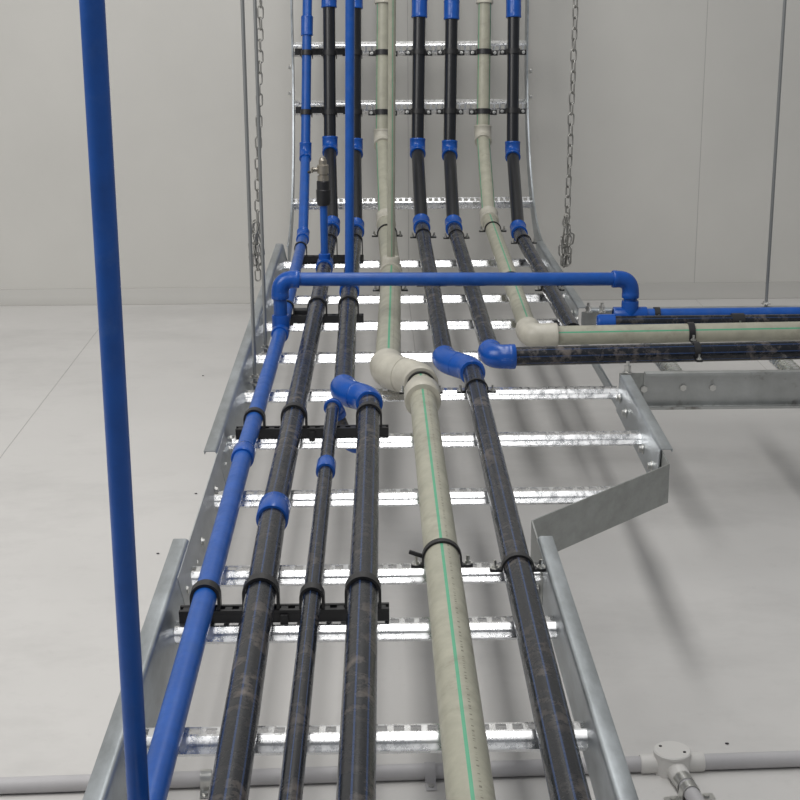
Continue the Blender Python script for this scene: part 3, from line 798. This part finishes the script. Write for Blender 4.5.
# specks lying on the floor
for (x, y, l) in ((-0.3127, 2.4823, -0.2440)[:2] + ('dark chip on the floor left of the straight splice strip',), (-0.3862, 3.2870, -0.2440)[:2] + ('dark chip on the floor left of the wide ladder, farthest back',), (0.4094, 1.5748, -0.2440)[:2] + ('dark chip on the floor above the right conduit',), (-0.3409, 2.2010, -0.2440)[:2] + ('dark chip on the floor beside the end of the near left rail',)):
    bm = bmesh.new(); bmesh.ops.create_icosphere(bm, subdivisions=1, radius=1)
    for v in bm.verts: v.co *= random.uniform(.8, 1.2)
    bmesh.ops.scale(bm, vec=(.0029, .0022, .0010), verts=bm.verts[:]); bmesh.ops.translate(bm, vec=(x, y, ZF + .0009), verts=bm.verts[:])
    tag(build('debris_chip', bm, M['chip'], org=(x, y, ZF)), l, 'debris', 'dark chips on the floor')

# ------------------------------------------------------------------ room shell
YW = 4.09
seams = (-2.305, -1.505, -.705, .100, .895, 1.695, 2.495)
bm = bmesh.new(); g = .0017
ed = [-3.1] + list(seams) + [3.3]
for a, b in zip(ed, ed[1:]): box(bm, (a + g / 2, YW, ZF - .05), (b - g / 2, YW + .05, 2.6), .0004)
w_ = struct(build('wall_back', bm, M['wall'], angle=.05))
bm = bmesh.new(); box(bm, (-3.1, YW + .0005, ZF), (3.3, YW + .04, 2.6)); struct(build('trim_1', bm, M['seam']))
bm = bmesh.new()
for a, b in zip(ed, ed[1:]): box(bm, (a + g / 2, -1.5, ZF - .05), (b - g / 2, YW + .05, ZF), .0004)
struct(build('floor', bm, M['floor'], angle=.05))
bm = bmesh.new(); box(bm, (-3.1, -1.5, ZF - .045), (3.3, YW, ZF - .0005)); struct(build('trim_2', bm, M['seam']))
# cove strip along the foot of the wall
bm = bmesh.new()
ca = [(YW, ZF + .041), (YW - .004, ZF + .041), (YW - .012, ZF + .022), (YW - .022, ZF + .006), (YW - .03, ZF + .002), (YW - .03, ZF), (YW, ZF)]
sweep_section(bm, [(-q[0], q[1]) for q in ca], [((x, 0, 0), (0, 0, 1), (0, -1, 0)) for x in (-3.1, 3.3)])
struct(build('baseboard_back', bm, M['cove']))

# ------------------------------------------------------------------ lights: ceiling panels of the plant room
def area(loc, tgt, sx, sy, power, col):
    l = bpy.data.lights.new('ceiling_lamp', 'AREA'); l.shape = 'RECTANGLE'; l.size, l.size_y = sx, sy; l.energy = power; l.color = col
    o = bpy.data.objects.new('ceiling_lamp', l); COL.objects.link(o); o.location = loc
    o.rotation_euler = (V(tgt) - V(loc)).to_track_quat('-Z', 'Y').to_euler()
    return o
area((-1.9, 1.3, 2.0), (-.55, 3.9, .1), 2.0, 1.8, 55, (1, .975, .94))
area((.06, 1.75, 2.4), (.06, 1.75, 0), .28, 4.4, 43, (1, .99, .97))
w = bpy.data.worlds.new('world'); S.world = w; w.use_nodes = True
bg = w.node_tree.nodes['Background']; bg.inputs[0].default_value = (.93, .96, 1, 1); bg.inputs[1].default_value = .27

# ------------------------------------------------------------------ camera
cam = bpy.data.cameras.new('camera'); co = bpy.data.objects.new('camera', cam); COL.objects.link(co)
cam.sensor_width = 36; cam.sensor_fit = 'HORIZONTAL'; cam.lens = 36 * 1500 / 800; cam.clip_start = .02
mr = Matrix([[0.99979, 0.011008, -0.017295], [-0.019641, 0.272457, -0.961967], [-0.005877, 0.962105, 0.272616]]).to_4x4(); mr.translation = (0, 0, .626); co.matrix_world = mr
S.camera = co
S.view_settings.view_transform = 'Standard'; S.view_settings.look = 'None'; S.view_settings.gamma = 1; S.view_settings.use_curve_mapping = False
S.view_settings.exposure = -0.13
